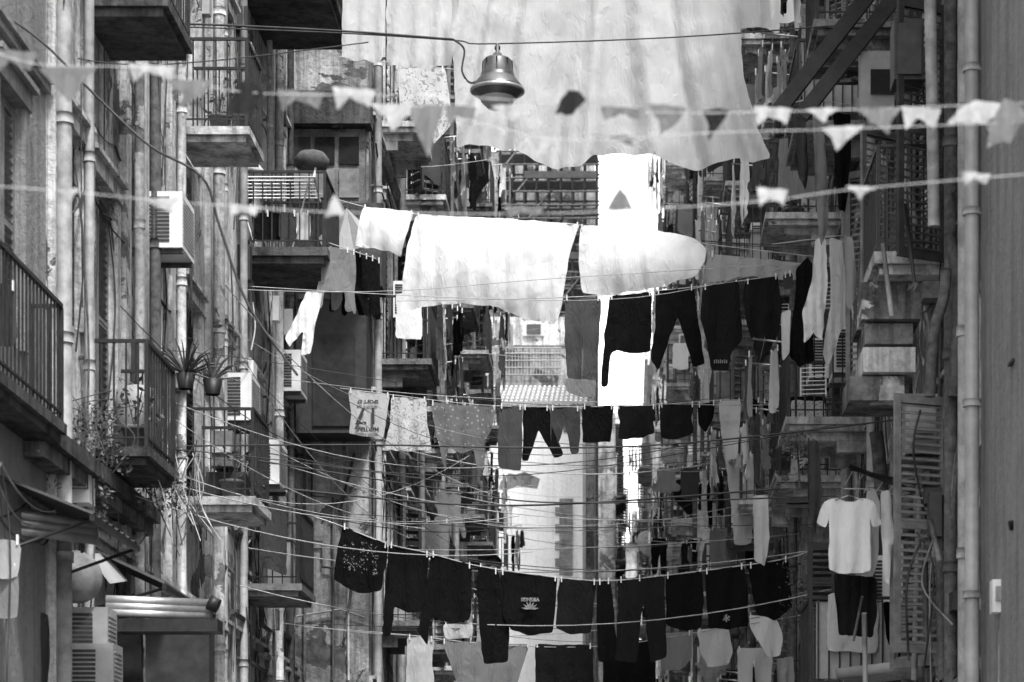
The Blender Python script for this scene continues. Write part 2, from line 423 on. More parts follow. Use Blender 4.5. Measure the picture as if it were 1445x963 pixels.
LL=[5.75,9.85,13.5,18.0,22.0]
# ---- left near building
ops=[(17.2,18.6,.0,3.2),(19.1,19.9,6.0,8.0),(17.0,18.2,5.8,8.0)]
facade('apartment_building',-1,-5.0,12,20.8,19,ops,'pl_grey','pl_grey',bands=(8.4,),osh=0,csh=1,bp=.08)
# ---- left stucco building
ys=[23.0,27.6,32.1]
ops=[]
for zf in LL[:3]:
    for y in ys: ops.append((y-.5,y+.5,zf+.02,zf+2.5))
    for y in (21.7,25.6,30.0,34.6): ops.append((y-.35,y+.35,zf+.9,zf+2.6))
for y in (22.6,27,31.5,34.4): ops.append((y-.9,y+.9,0,3.3))
for y in (29.2,33.2,35.3): ops.append((y-.25,y+.25,3.9,4.55))
facade('apartment_building',-1,-5.0,20.8,36,19.5,ops,'pl_light','trim',bands=(4.75,),pil=((20.85,21.05),(22.15,22.3),(23.8,24.05),(24.7,24.95),(26.2,26.4),(28.6,28.8),(29.1,29.25),(31.0,31.2),(33.6,33.8),(35.6,35.9)),osh=0.0,csh=.65,bp=.1)
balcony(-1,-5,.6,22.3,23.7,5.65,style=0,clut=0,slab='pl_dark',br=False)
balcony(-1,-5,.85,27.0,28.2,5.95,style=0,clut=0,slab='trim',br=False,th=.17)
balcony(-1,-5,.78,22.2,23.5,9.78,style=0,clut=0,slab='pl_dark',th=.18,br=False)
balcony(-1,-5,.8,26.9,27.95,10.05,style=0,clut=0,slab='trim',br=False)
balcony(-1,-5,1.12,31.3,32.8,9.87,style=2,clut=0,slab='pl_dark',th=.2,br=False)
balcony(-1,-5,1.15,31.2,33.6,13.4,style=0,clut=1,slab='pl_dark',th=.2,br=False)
balcony(-1,-5,.8,31.2,32.6,5.5,style=0,clut=1,slab='soffit',br=False,rk=0)
for y,r in ((20.95,.07),(21.25,.03),(22.05,.045),(24.3,.05),(24.45,.025),(25.05,.06),(26.6,.05),(28.9,.07),(29.6,.03),(30.9,.05),(33.2,.04),(34.0,.06),(35.2,.05)): downpipe(-1,-5.0,y,0,19,r,random.choice(('pipe','trim','rust')))
# meters, vents, hanging ropes and small units on the left stucco wall
mb=MB()
for _ in range(46):
    y=U(20.9,35.6); z=U(5,12.5); x=-5.0+U(.03,.16); L=U(.5,3)
    mb.tube(curve([(x,y,z),(x+U(-.02,.08),y+U(-.1,.1),z-L*.5),(x,y+U(-.15,.15),z-L)],5),U(.005,.012),random.choice(('cable','cable','rope','rust')),4)
mb.build('wall_cables')
mb=MB()
for _ in range(26):
    y=U(21,35.5); z=U(4.8,12.6); d=U(.06,.2); h=U(.12,.45)
    mb.box(-4.998,-5+d,y,y+U(.1,.35),z,z+h,random.choice(('plastic','rust','white','shutd','pipe')))
    mb.tube([(-4.95,y+.05,z),(-4.95,y+.05,z-U(.4,1.5))],.01,'cable',4)
mb.build('meter_boxes')
ac_unit(-4.98,-4.6,25.0,25.7,8.2); ac_unit(-4.98,-4.6,29.6,30.3,7.3); ac_unit(-4.98,-4.62,34.2,34.9,8.6)
# ---- left projecting building
ops=[]; yb=[38.6,42.4,46.4,50.4,54.6,58.8,63.2]
for zf in LL:
    for y in yb: ops.append((y-.55,y+.55,zf+.02,zf+2.5))
    for y in (40.5,44.4,48.4,52.5,56.7,61): ops.append((y-.35,y+.35,zf+1,zf+2.3))
facade('apartment_building',-1,-3.85,36,66.5,23,ops,'pl_mid','trim',bands=(4.6,8.9,13,17),far=True)
for i,zf in enumerate(LL):
    for y in yb:
        if R()<.9: balcony(-1,-3.85,U(.5,.8),y-U(.7,1.0),y+U(.7,1.0),zf,far=y>48,slab=random.choice(('soffit','trim')))
for y in (36.3,40.2,44,49,53,60): downpipe(-1,-3.85,y,0,22)
r_=MB()
x0,x1=PX(404,35.9),PX(516,35.9)
r_.box(x0,x1,35.80,35.995,PZ(300,36),PZ(188,36),'soffit')
for k in range(3):
    a=x0+.08+(x1-x0-.1)*k/3; b=a+(x1-x0)/3-.1
    r_.box(a,b,35.77,35.797,PZ(285,36),PZ(245,36),'shut'); r_.box(a,b,35.77,35.797,PZ(238,36),PZ(200,36),'glass')
r_.box(x0-.03,x1+.1,35.6,35.99,PZ(186,36),PZ(140,36),'pl_dark')
r_.box(x0-.03,x1+.3,35.3,35.99,PZ(420,36),PZ(305,36),'pl_dark')
r_.build('enclosed_veranda')
r_=MB(); r_.box(PX(424,35.8),PX(522,35.8),35.3,35.99,PZ(620,35.8),PZ(424,35.8),'shutd')
r_.box(PX(420,35.2),PX(522,35.2),35.25,35.99,PZ(424,35.2)+.03,PZ(418,35.2)+.04,'rust'); r_.box(PX(440,35.2),PX(500,35.2),35.27,35.297,PZ(600,35.2),PZ(470,35.2),'iron'); r_.build('metal_shed_box')

# ---- right buildings
RL=[3.7,7.3,10.9,14.5,18.1]
facade('apartment_building',1,3.0,12,20.5,16.5,[(14,15,7.6,9.8),(16.8,17.8,.0,3),(14,15,3.9,6)],'pl_grey','pl_grey',bands=(),osh=0,csh=1)
ops=[]; yr=[22.8,26.6,30.2,34.0]
for zf in RL[:4]:
    for y in yr: ops.append((y-.55,y+.55,zf+.02,zf+2.4))
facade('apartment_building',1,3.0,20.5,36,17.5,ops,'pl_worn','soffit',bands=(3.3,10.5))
for zf in RL[:4]:
    for y in yr:
        if (y,zf) in ((22.8,7.3),(22.8,3.7),(26.6,7.3)): continue
        balcony(1,3.0,U(.8,1.1),y-U(.6,.9),y+U(.6,.9),zf,slab=random.choice(('soffit','trim','pl_worn')))
balcony(1,3.0,.72,22.3,23.6,7.45,style=2,clut=0,slab='trim',th=.2,br=False)
balcony(1,3.0,.95,33,35.2,7.2,style=0,slab='trim')
ops=[]; yr2=[38.3,42,46,50.3,54.4,58.2]
for zf in [x+.3 for x in RL]+[22.0]:
    for y in yr2: ops.append((y-.5,y+.5,zf+.02,zf+2.4))
facade('apartment_building',1,2.6,36,60,25,ops,'pl_mid','trim',bands=(3.6,7.2,14.4),far=True)
for zf in [x+.3 for x in RL]+[22.0]:
    for y in yr2:
        if R()<.9: balcony(1,2.6,U(.7,1.05),y-U(.7,1.0),y+U(.7,1.0),zf,far=y>44,slab=random.choice(('soffit','trim')))
ops=[]; yr3=[63,67.5,72,77,82,87.5,93]
for k in range(8):
    for y in yr3: ops.append((y-.6,y+.6,4+k*3.5,6.3+k*3.5))
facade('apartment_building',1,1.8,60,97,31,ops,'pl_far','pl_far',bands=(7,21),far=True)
for k in range(8):
    for y in yr3:
        if R()<.85: balcony(1,1.8,U(.5,.8),y-U(.9,1.3),y+U(.9,1.3),4+k*3.5,far=True,slab='trim',clut=1 if k<4 or R()<.3 else 0)
for X,y in ((3,20.7),(3,21.6),(3,25),(3,28.6),(3,32),(2.6,36.2),(2.6,40),(2.6,48),(1.8,60.3),(1.8,70)): downpipe(1,X,y,0,16.5 if y<36 else 24,.06,random.choice(('pipe','rust')))
ops=[(y-.6,y+.6,z,z+2) for y in (108,116,125,135) for z in (5,9,13,17,21)]
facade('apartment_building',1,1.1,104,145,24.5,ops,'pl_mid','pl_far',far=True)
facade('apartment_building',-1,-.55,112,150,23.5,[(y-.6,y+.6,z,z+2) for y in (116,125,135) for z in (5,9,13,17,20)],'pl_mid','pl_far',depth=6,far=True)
for z in (9,13,17,20): 
    balcony(1,1.1,.6,106,110,z,far=True); balcony(-1,-.55,.5,114,118,z,far=True,clut=0)
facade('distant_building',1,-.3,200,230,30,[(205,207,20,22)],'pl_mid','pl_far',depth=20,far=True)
mb=MB()
for i in range(14):
    x=U(-.2,3); z=30; mb.box(x,x+U(.3,1),199,200,z-.1,z+U(.3,2.5),'pl_mid')
mb.build('rooftop_chimneys')

# ---- tiled-roof white house
root=empty('tiled_roof_house'); mb=MB()
xa,xb=PX(684,75),PX(822,75); zt=PZ(574,75)
mb.box(xa,xb,75,81,0,zt,'pl_wash')
for i in range(9):
    w=.55 if i%2 else .42; z=PZ(812,75)+i*.265
    mb.box(xb-.30-w,xb-.30,74.96,74.997,z,z+.255,'stone')
mb.face([(PX(704,75),74.994,PZ(690,75)),(PX(715,75),74.994,PZ(692,75)),(PX(730,75),74.994,PZ(686,75)),(PX(758,75),74.994,PZ(690,75)),(PX(762,75),74.994,PZ(676,75)),(PX(740,75),74.994,PZ(666,75)),(PX(728,75),74.994,PZ(670,75)),(PX(718,75),74.994,PZ(668,75)),(PX(706,75),74.994,PZ(680,75))],'soffit')
mb.box(xa-.1,xb+.1,74.8,74.99,zt-.12,zt,'pl_wash')
mb.box(PX(795,75),PX(812,75),74.96,74.997,PZ(610,75),PZ(590,75),'glass')
mb.build('walls',root)
mb=MB(); n=22; zr=PZ(546,78.5)
mb.face([(xa-.15,74.7,zt+.02),(xb+.15,74.7,zt+.02),(xb+.15,78.5,zr),(xa-.15,78.5,zr)],'shut')
for i in range(n):
    x=xa-.1+(xb-xa+.2)*i/(n-1)
    for k in range(6):
        a=Vector((x,74.68,zt+.06)).lerp(Vector((x,78.5,zr+.04)),k/6); b=Vector((x,74.68,zt+.06)).lerp(Vector((x,78.5,zr+.04)),(k+1)/6)
        mb.tube([a,b+Vector((0,0,-.03))],[.055,.04],'tile',8)
mb.build('roof',root)
# ---- terrace house behind
root=empty('terrace_house'); mb=MB()
xa,xb=PX(640,84),PX(806,84)
mb.box(xa,xb,84,88,0,PZ(492,84),'pl_mid'); mb.box(PX(660,86),PX(800,86),85.5,88,PZ(492,86),PZ(452,86),'pl_light')
mb.box(PX(738,85.4),PX(768,85.4),85.4,85.497,PZ(474,85.4),PZ(454,85.4),'pl_far'); mb.box(PX(743,85.3),PX(763,85.3),85.35,85.397,PZ(471,85.3),PZ(457,85.3),'glass')
mb.box(PX(690,85.4),PX(718,85.4),85.4,85.497,PZ(492,85.4),PZ(468,85.4),'shutd')
mb.build('walls',root); mb=MB()
for i in range(26):
    x=PX(684+i*4.3,83.9); mb.tube([(x,83.9,PZ(530,84)),(x,83.9,PZ(492,84))],.015,'steel',4)
for py in (530,520,510,500,492): mb.tube([(PX(684,83.9),83.88,PZ(py,84)),(PX(792,83.9),83.88,PZ(py,84))],.02,'steel',4)
mb.build('terrace_railing',root)
# ---- scaffolded building
root=empty('scaffolded_building'); mb=MB()
xa,xb=PX(560,92),PX(838,92)
mb.box(xa,xb,92,100,0,PZ(214,92),'pl_mid')
for i in range(6):
    for k in range(5):
        px=640+i*33; py=235+k*55
        mb.box(PX(px,92),PX(px+14,92),91.95,91.997,PZ(py+26,92),PZ(py,92),'glass'); mb.box(PX(px-3,92),PX(px+17,92),91.9,91.996,PZ(py+30,92),PZ(py+27,92),'trim')
mb.build('walls',root); mb=MB()
for i in range(9):
    px=706+i*17
    for yy in (90.0,91.2): mb.tube([(PX(px,90),yy,0),(PX(px,90),yy,PZ(208,90))],.05,'rust',5)
for k in range(14):
    z=PZ(214+k*19,90)
    for yy in (89.95,91.25): mb.tube([(PX(700,90),yy,z),(PX(846,90),yy,z)],.04,'rust',5)
    if k%2==0: mb.box(PX(703,90),PX(843,90),90.05,91.15,z-.1,z-.05,'wood')
    if k%2 and k<12: mb.tube([(PX(706+k*8,90),89.9,z),(PX(740+k*8,90),89.9,z+1.1)],.035,'rust',5)
for k in (2,6,8): mb.box(PX(740,90),PX(842,90),89.86,89.88,PZ(214+k*19,90)-.02,PZ(214+k*19-9,90),'shutd')
mb.build('scaffolding',root)

# ------------------------------------------------------------------ laundry across the street
def garment(name,Y,px,m,pegs=True,**kw):
    mb=MB(); kw.setdefault('seed',R()*90); kw.setdefault('step',.045); kw.setdefault('amp',.03)
    mb.clothp(px,Y,m,**kw)
    if pegs:
      for q in px[:2]:
        p=P(q[0],q[1],Y); s_=1 if q is px[0] else -1
        peg(mb,p.x+.03*s_,Y,p.z)
    return mb.build(name)
def line(Y,pts,r=.006,m='rope',name='clothesline'): return cableobj(name,curve([P(a,b,Y) for a,b in pts]),r,m)
Yt=28
line(Yt,[(300,-60),(480,-28),(800,-30),(1150,-34),(1300,-60)])
garment('bed_sheet',Yt,[(484,-26),(544,-26),(543,60),(540,88),(510,86),(482,82)],'c_sheet',amp=.05,wl=.2,cr=.3,coh=2)
garment('bed_sheet',Yt,[(545,-26),(640,-26),(640,60),(636,92),(600,98),(545,92)],'c_sheet',amp=.05,wl=.25,cr=.3,coh=2)
garment('bed_sheet',Yt-.3,[(636,-28),(1043,-28),(1048,100),(1068,180),(1088,224),(1030,228),(975,238),(955,234),(905,218),(862,214),(838,220),(822,238),(760,232),(725,212),(690,205),(645,210),(640,100)],'c_sheet',amp=.11,wl=.52,step=.05,seed=3.2,grow=.5,cr=.3,coh=3.4,fan=.3)
garment('towel',Yt,[(1040,-26),(1085,-26),(1088,38),(1040,40)],'c_cream'); garment('towel',Yt,[(1088,-26),(1128,-26),(1130,30),(1090,33)],'c_white')
line(29.5,[(480,80),(560,90),(640,98)]) 
garment('lace_curtain',29.5,[(558,92),(628,97),(640,170),(612,205),(600,170),(566,160)],'c_flor')
line(32,[(440,270),(510,291),(590,303),(818,318),(1000,345),(1180,366)],.007)
garment('pillow_case',32,[(512,292),(584,300),(572,336),(566,362),(545,354),(500,348),(505,325)],'c_white',amp=.03,wl=.2,bulge=.08)
garment('bed_sheet',32,[(587,303),(818,317),(806,350),(797,400),(792,440),(782,459),(738,452),(705,437),(650,431),(600,434),(566,441),(568,400),(574,350)],'c_white',amp=.03,wl=.3,seed=8.1,bulge=.2,cr=.7)
garment('bed_sheet',32,[(818,320),(860,318),(925,326),(980,337),(996,350),(994,370),(984,388),(935,406),(862,418),(822,415),(816,370)],'c_white',amp=.03,wl=.42,seed=1.4,bulge=.14,cr=.7)
garment('tablecloth',32.5,[(1002,358),(1140,372),(1122,396),(1055,390),(992,402),(994,380)],'c_pale')
line(31.5,[(560,425),(795,420),(925,411),(1050,396),(1190,372)],.006)
line(31,[(240,405),(520,412),(800,392),(1190,368)],.005); line(31.2,[(280,400),(640,420),(900,420),(1130,372)],.005)
mbj=MB(); mbj.clothp([(797,420),(848,420),(846,480),(841,536),(824,538),(823,470),(819,540),(800,534),(797,480)],31.5,'c_denim',seed=4,amp=.03)
mbj.clothp([(798,534),(842,537),(840,560),(822,562),(799,553)],31.47,'c_grey',seed=5,amp=.01)
for a in (800,844): p=P(a,420,31.5); peg(mbj,p.x,p.y,p.z)
mbj.build('jeans')
garment('trousers',31.5,[(860,418),(920,412),(919,470),(918,497),(898,500),(870,496),(862,498),(857,545),(848,546),(853,470)],'c_black')
garment('trousers',31.5,[(926,411),(979,405),(984,440),(995,514),(978,519),(957,447),(938,495),(929,524),(918,510),(924,460)],'c_black')
garment('sweatshirt',31.5,[(992,404),(1042,398),(1046,450),(1048,478),(1032,500),(1028,524),(1004,522),(996,480),(988,450)],'c_black2')
garment('sweatshirt',31.5,[(1052,396),(1098,389),(1104,440),(1098,470),(1086,497),(1066,498),(1054,460),(1048,420)],'c_black2')
garment('sock',31.5,[(1105,387),(1118,385),(1120,408),(1106,410)],'c_dgrey')
p=P(1017,512,31.45); mb=MB(); 
for k in range(7): mb.box(p.x-.09+k*.026,p.x-.075+k*.026,31.39,31.395,p.z-.02,p.z+.02+.01*(k%2),'print')
mb.build('shirt_print')
Ym=34.6
line(Ym,[(480,548),(550,557),(700,573),(900,573),(1050,565),(1170,590)]); line(Ym-.5,[(400,535),(640,560),(1060,572),(1180,560)],.005)
jb=garment('football_jersey',Ym,[(492,550),(550,557),(546,590),(540,620),(516,616),(492,612),(495,585)],'c_cream',amp=.008)
def text(s_,px,py,Y,size,m,parent,flip=True):
    c=bpy.data.curves.new('print','FONT'); c.body=s_; c.size=size; c.align_x='CENTER'; c.align_y='CENTER'; c.offset=.004
    o=bpy.data.objects.new('print',c); sc.collection.objects.link(o); o.location=P(px,py,Y); o.rotation_euler=(math.pi/2,math.pi if flip else 0,0); c.materials.append(M[m]); o.parent=parent
text('17',518,586,Ym-.04,.34,'ink',jb); text('MERTENS',518,606,Ym-.04,.08,'ink',jb); text('SPORT 07',519,567,Ym-.04,.07,'ink',jb)
garment('t_shirt',Ym,[(552,560),(602,563),(603,600),(609,634),(575,638),(543,634),(550,600)],'c_flor')
garment('blouse',Ym,[(608,568),(700,575),(692,610),(684,620),(684,664),(674,662),(668,634),(650,640),(632,632),(628,668),(622,640),(614,608)],'c_dots')
garment('jeans',Ym,[(705,572),(737,574),(737,620),(735,665),(703,660),(702,620)],'c_denim')
garment('trousers',Ym,[(738,574),(775,575),(778,600),(796,642),(782,648),(760,606),(746,652),(736,650),(738,610)],'c_black')
garment('trousers',Ym,[(777,575),(818,576),(819,610),(817,640),(806,641),(797,598),(790,622),(780,640),(776,610)],'c_dgrey')
garment('shorts',Ym,[(822,573),(866,573),(864,598),(862,624),(822,625),(821,600)],'c_black')
garment('tank_top',Ym,[(870,573),(925,573),(921,596),(925,612),(900,619),(872,621),(875,600)],'c_black2')
garment('tank_top',Ym,[(931,571),(980,570),(976,590),(979,612),(955,620),(932,619)],'c_black2')
garment('apron',Ym,[(984,570),(1010,568),(1006,590),(996,612),(986,600)],'c_black')
garment('long_sleeve_shirt',Ym,[(1014,567),(1046,565),(1044,600),(1040,648),(1024,650),(1018,610)],'c_cream')
for i in range(6):
    x=1058+i*18; garment('underwear',Ym,[(x,563+i*2.5),(x+15,564+i*2.5),(x+14,578+i*2.5),(x+8,590+i*2.5),(x+1,580+i*2.5)],random.choice(('c_black','c_black','c_dgrey')))
garment('towel',Ym,[(1090,590),(1150,592),(1152,640),(1110,645)],'c_dots')
garment('jacket',38,[(1022,640),(1062,640),(1066,700),(1060,768),(1036,770),(1030,700)],'c_cream')
Yb=30.0
line(Yb,[(440,728),(480,742),(548,768),(606,781),(670,798),(760,812),(850,820),(940,812),(1050,798),(1115,787),(1180,765)],.008)
blk=[('t_shirt',[(483,742),(547,768),(544,800),(538,835),(505,838),(484,828),(470,818),(474,790)],'c_black'),
('long_sleeve_shirt',[(549,768),(606,781),(603,830),(598,862),(575,866),(557,855),(552,898),(540,900),(543,830)],'c_black'),
('long_sleeve_shirt',[(608,781),(666,797),(666,840),(663,876),(635,881),(608,868),(603,912),(590,893),(598,850),(604,810)],'c_black'),
('leggings',[(675,799),(703,805),(714,850),(720,890),(716,935),(682,937),(676,880),(672,830)],'c_black'),
('t_shirt',[(706,806),(787,815),(784,850),(780,893),(750,897),(722,890),(708,865)],'c_black'),
('long_sleeve_shirt',[(789,816),(842,820),(838,850),(834,893),(805,896),(784,886),(786,850)],'c_black2'),
('leggings',[(843,820),(862,819),(868,880),(871,932),(844,936),(842,880)],'c_black'),
('trousers',[(873,817),(906,815),(937,812),(939,870),(941,928),(918,936),(908,850),(898,936),(868,932),(871,870)],'c_black2'),
('t_shirt',[(939,811),(991,806),(993,850),(990,888),(962,890),(940,882)],'c_black'),
('t_shirt',[(994,805),(1050,798),(1056,840),(1055,884),(1025,889),(1000,886),(997,850)],'c_black'),
('t_shirt',[(1056,797),(1112,788),(1116,830),(1118,860),(1094,876),(1068,868),(1060,830)],'c_black')]
for i,(nm,px,m) in enumerate(blk):
    o=garment(nm,Yb,px,m,amp=.028)
    if i==0:
        q=MB()
        for k in range(260):
            x=U(484,534); y=U(764,808)+(x-508)*.25
            if noise.noise(Vector((x*.12,y*.12,1)))<-.02: continue
            a=P(x,y,Yb-.06); d=Vector((U(-1,1),0,U(-1,1))).normalized()*U(.004,.014); e=Vector((-d.z,0,d.x))*.5
            q.face([a-d,a-e,a+d,a+e],'print')
        q.build('print',o)
    if i==4:
        q=MB()
        for k in range(7):
            an=math.radians(-80+k*27); a=P(748,860,Yb-.06); q.face([a,a+Vector((math.sin(an-.2)*.06,0,math.cos(an-.2)*.06)),a+Vector((math.sin(an)*.11,0,math.cos(an)*.11)),a+Vector((math.sin(an+.2)*.06,0,math.cos(an+.2)*.06))],'stone')
        q.build('print',o); text('VIKINGS',748,846,Yb-.06,.06,'stone',o)
    if i==9: text('*',1025,868,Yb-.05,.2,'print',o)
Yc=33.0
line(Yc,[(430,885),(560,895),(700,910),(850,912),(1000,890),(1110,872),(1170,860)])
for nm,px,m in [('t_shirt',[(575,898),(612,901),(610,940),(616,990),(572,990),(573,940)],'c_cream'),
('tablecloth',[(624,904),(748,910),(738,940),(720,990),(655,990),(640,950)],'c_grey'),
('towel',[(626,880),(668,882),(666,900),(628,902)],'c_cream'),
('trousers',[(755,909),(836,911),(838,990),(756,990)],'c_black2'),
('shorts',[(935,893),(976,892),(976,930),(960,947),(932,945)],'c_grey'),
('t_shirt',[(984,889),(1028,886),(1034,915),(1030,938),(1000,942),(988,920)],'c_cream'),
('pillow_case',[(1056,868),(1096,872),(1105,895),(1102,925),(1085,928),(1070,905),(1060,890)],'c_white'),
('towel',[(1040,915),(1090,915),(1088,990),(1042,990)],'c_cream'),
('trousers',[(850,912),(925,900),(925,990),(852,990)],'c_black')]:
    garment(nm,Yc,px,m)
for Y,py,a,b in ((44,500,700,850),(46,690,600,700),(52,660,930,1010),(48,350,960,1040),(56,590,900,980),(50,760,900,1020),(42,745,1010,1100),(60,470,640,700),(40,230,540,640)):
    line(Y,[(a-60,py-6),((a+b)/2,py+6),(b+60,py-6)],.006)
for Y,py,a,b in ((46,690,545,640),(56,660,940,1010),(60,760,930,1000),(42,745,1020,1110),(44,735,560,650)):
    x=a
    while x<b:
        p=P(x,py,Y); hang((p.x,p.y,p.z),(1,0,0),sc_=.9); x+=U(34,60)
# side laundry on right
for nm,Y,px,m in (('dress',28,[(1150,338),(1165,336),(1168,400),(1160,480),(1147,470),(1135,486),(1132,440),(1145,400)],'c_white'),
 ('dress',27.6,[(1170,335),(1188,340),(1192,375),(1198,380),(1196,455),(1184,470),(1180,490),(1168,520),(1160,500),(1172,430)],'c_cream'),
 ('coat',28.4,[(1124,380),(1140,362),(1151,380),(1146,440),(1149,510),(1128,518),(1112,500),(1120,440)],'c_black'),
 ('shirt',28.2,[(1102,440),(1116,436),(1114,500),(1104,510)],'c_cream'),
 ('shirt',27,[(1190,332),(1202,334),(1210,390),(1203,440),(1194,430),(1192,380)],'c_pale'),
 ('scarf',26.5,[(1146,140),(1160,142),(1166,230),(1170,320),(1158,350),(1150,260)],'c_grey'),
 ('scarf',27.5,[(1118,150),(1134,150),(1142,240),(1136,270),(1122,230)],'c_dgrey'),
 ('trousers',27,[(1176,160),(1200,162),(1200,230),(1194,300),(1184,298),(1178,230)],'c_black'),
 ('scarf',26,[(1140,620),(1156,622),(1160,700),(1150,760),(1140,700)],'c_dgrey'),
 ('shirt',29,[(1062,700),(1084,698),(1086,760),(1080,800),(1064,790)],'c_cream'),
 ('shirt',23.7,[(1222,694),(1234,690),(1242,712),(1240,790),(1232,815),(1216,812),(1218,740)],'c_cream'),
 ('shirt',23.6,[(1243,694),(1256,692),(1262,760),(1256,800),(1254,830),(1246,815),(1244,760)],'c_white'),
 ('shirt',23.5,[(1260,706),(1270,704),(1275,770),(1273,852),(1262,848),(1264,790)],'c_pale'),
 ('jacket',24,[(1176,810),(1236,815),(1238,860),(1232,900),(1184,896),(1178,840)],'c_black2'),
 ('scarf',24.5,[(1246,850),(1268,850),(1272,905),(1262,925),(1250,900)],'c_black'),
 ('shirt',28,[(1095,930),(1120,926),(1122,985),(1098,985)],'c_grey')):
    garment(nm,Y,px,m,pegs=False,amp=.045,wl=.1,ud=(1,0,0),step=.035)
line(28,[(1090,345),(1160,336),(1215,330)]); line(26.8,[(1105,150),(1150,141),(1230,155)]); line(23.7,[(1190,690),(1240,692),(1285,706)])
def tee_up(px,py,Y,w,h,m,ud=(1,0,0)):
    o=[(-.12,0),(-.04,-.04),(.06,-.04),(.13,0),(.27,-.04),(.36,-.26),(.25,-.30),(.22,-.2),(.235,-.72),(0,-.74),(-.22,-.71),(-.21,-.2),(-.25,-.3),(-.36,-.24),(-.27,-.04)]
    mb=MB(); mb.cloth([(a*w,b*h) for a,b in o],P(px,py,Y),m,ud=ud,seed=px,amp=.035,step=.035,wl=.2)
    p=P(px,py,Y); mb.tube([p+Vector((0,0,.08)),p+Vector((0,0,.02)),p+Vector((-.15*w,0,-.03))],.006,'steel',5); mb.tube([p+Vector((0,0,.02)),p+Vector((.15*w,0,-.03))],.006,'steel',5)
    return mb.build('t_shirt')
tee_up(1198,702,23.4,.9,1.0,'c_white')
mb=MB(); mb.clothp([(432,412),(455,413),(447,450),(438,500),(425,502),(428,468),(408,490),(403,478),(420,440)],30.8,'c_white',seed=3,step=.03,wl=.1); mb.build('t_shirt')
for i in range(6):
    p=P(474+i*9,350+i*3,31.6+i*.3); hang(p,(.9,.4,0),random.choice(('trousers','long_sleeve_shirt')),random.choice(('c_black','c_dgrey','c_black2','c_grey')),.8)
line(31.8,[(455,340),(500,355),(530,365)])

# ------------------------------------------------------------------ street lamp
Y=25.5; c=P(702,152,Y); mb=MB()
s=Y/F
mb.lathe(c,[(.001,-2*s),(14*s,-1*s),(23*s,8*s),(26*s,15*s)],'lampg')
mb.lathe(c,[(25*s,13*s),(37*s,21*s),(37.5*s,25*s),(35*s,30*s),(27*s,40*s),(24*s,44*s),(24*s,47*s),(21.5*s,48*s),(20*s,66*s),(17*s,69*s),(8*s,72*s),(6*s,76*s),(3*s,78*s),(3*s,90*s),(.001,91*s)],'lamp',36)
mb.lathe(c,[(36.5*s,20.5*s),(38.5*s,22*s),(38.5*s,25.5*s),(36.5*s,26*s)],'steel',36)
for a in range(8):
    an=a*math.pi/4; mb.tube([c+Vector((math.cos(an)*21.6*s,math.sin(an)*21.6*s,48*s)),c+Vector((math.cos(an)*20.3*s,math.sin(an)*20.3*s,66*s))],.008,'iron',5)
mb.tube([c+Vector((-.03,0,84*s)),c+Vector((.03,0,84*s))],.02,'iron',6)
mb.tube(curve([P(640,56,Y),P(655,70,Y),P(652,100,Y),P(664,117,Y),P(680,108,Y),P(688,84,Y)]),.011,'cable',6)
mb.build('street_lamp')
cableobj('lamp_suspension_cable',curve([P(75,34,Y),P(250,38,Y),P(480,47,Y),P(640,57,Y),P(697,62,Y),P(1000,50,Y),P(1320,20,Y),P(1420,-20,Y)]),.008)
cableobj('lamp_power_cable',curve([P(75,38,Y),P(250,34,Y+.05),P(480,44,Y),P(640,56,Y)]),.012)
for Y,pts,r in ((19.5,[(-10,10),(60,60),(130,130),(210,205),(285,250),(310,320),(350,430),(420,530)],.011),
  (22,[(0,60),(160,90),(300,86),(520,60)],.006),(26,[(200,-10),(205,40),(204,90)],.006),
  (27,[(230,630),(500,628),(900,630),(1290,590)],.010),(27.5,[(300,640),(620,690),(800,710),(1180,700)],.009),(28,[(400,690),(640,712),(830,710),(1100,690)],.012),
  (29,[(380,640),(560,668),(800,665),(1180,600)],.006),(34,[(430,535),(700,640),(1170,610)],.005),(31,[(400,720),(560,730),(700,745),(1170,740)],.005),
  (26,[(110,490),(300,500),(560,540)],.004),(33,[(430,880),(700,888),(1000,880),(1180,850)],.005),(24,[(200,630),(400,650),(700,690)],.005),
  (33,[(560,300),(800,330),(1140,352)],.006),(29,[(990,340),(1100,345),(1210,330)],.007)):
    cableobj('overhead_cable',curve([P(a,b,Y) for a,b in pts]),r)
for k in range(26):
    Y=U(26,62); py=U(440,920); xl=-4.9 if Y<36 else -3.75; a=Vector((xl,Y,PZ(py,Y))); b=Vector((1.75 if Y>58 else 2.5,Y+U(-2,2),PZ(py+U(-40,40),Y)))
    cableobj('overhead_cable',sag(a,b,U(.1,.5)),U(.004,.009),random.choice(('cable','rope')))
for k in range(14):   # slack lines running down the left side of the street
    Y=U(23,30); a=Vector((-4.9,Y,PZ(U(400,700),Y))); b=Vector((U(-3.6,-1),Y+U(4,9),0)); b.z=PZ(U(600,800),b.y)
    cableobj('overhead_cable',sag(a,b,U(.1,.5)),U(.003,.007),random.choice(('cable','rope')))
for z in (3.9,4.7,5.4,6.3,7.9,8.6,12.2): wallcables(-1,-5.07,20.9 if z<5 or z>7 else 29,35.9,z,3,int(z*7)); 
for z in (4.2,8.2,12.5): wallcables(-1,-3.85,36,64,z,3,int(z*5)); wallcables(1,3,20.6,36,z-.6,4,int(z*3)); wallcables(1,2.6,36,59,z+.2,2,int(z*2))
wallcables(-1,-5,14,20.7,4.6,4,2)
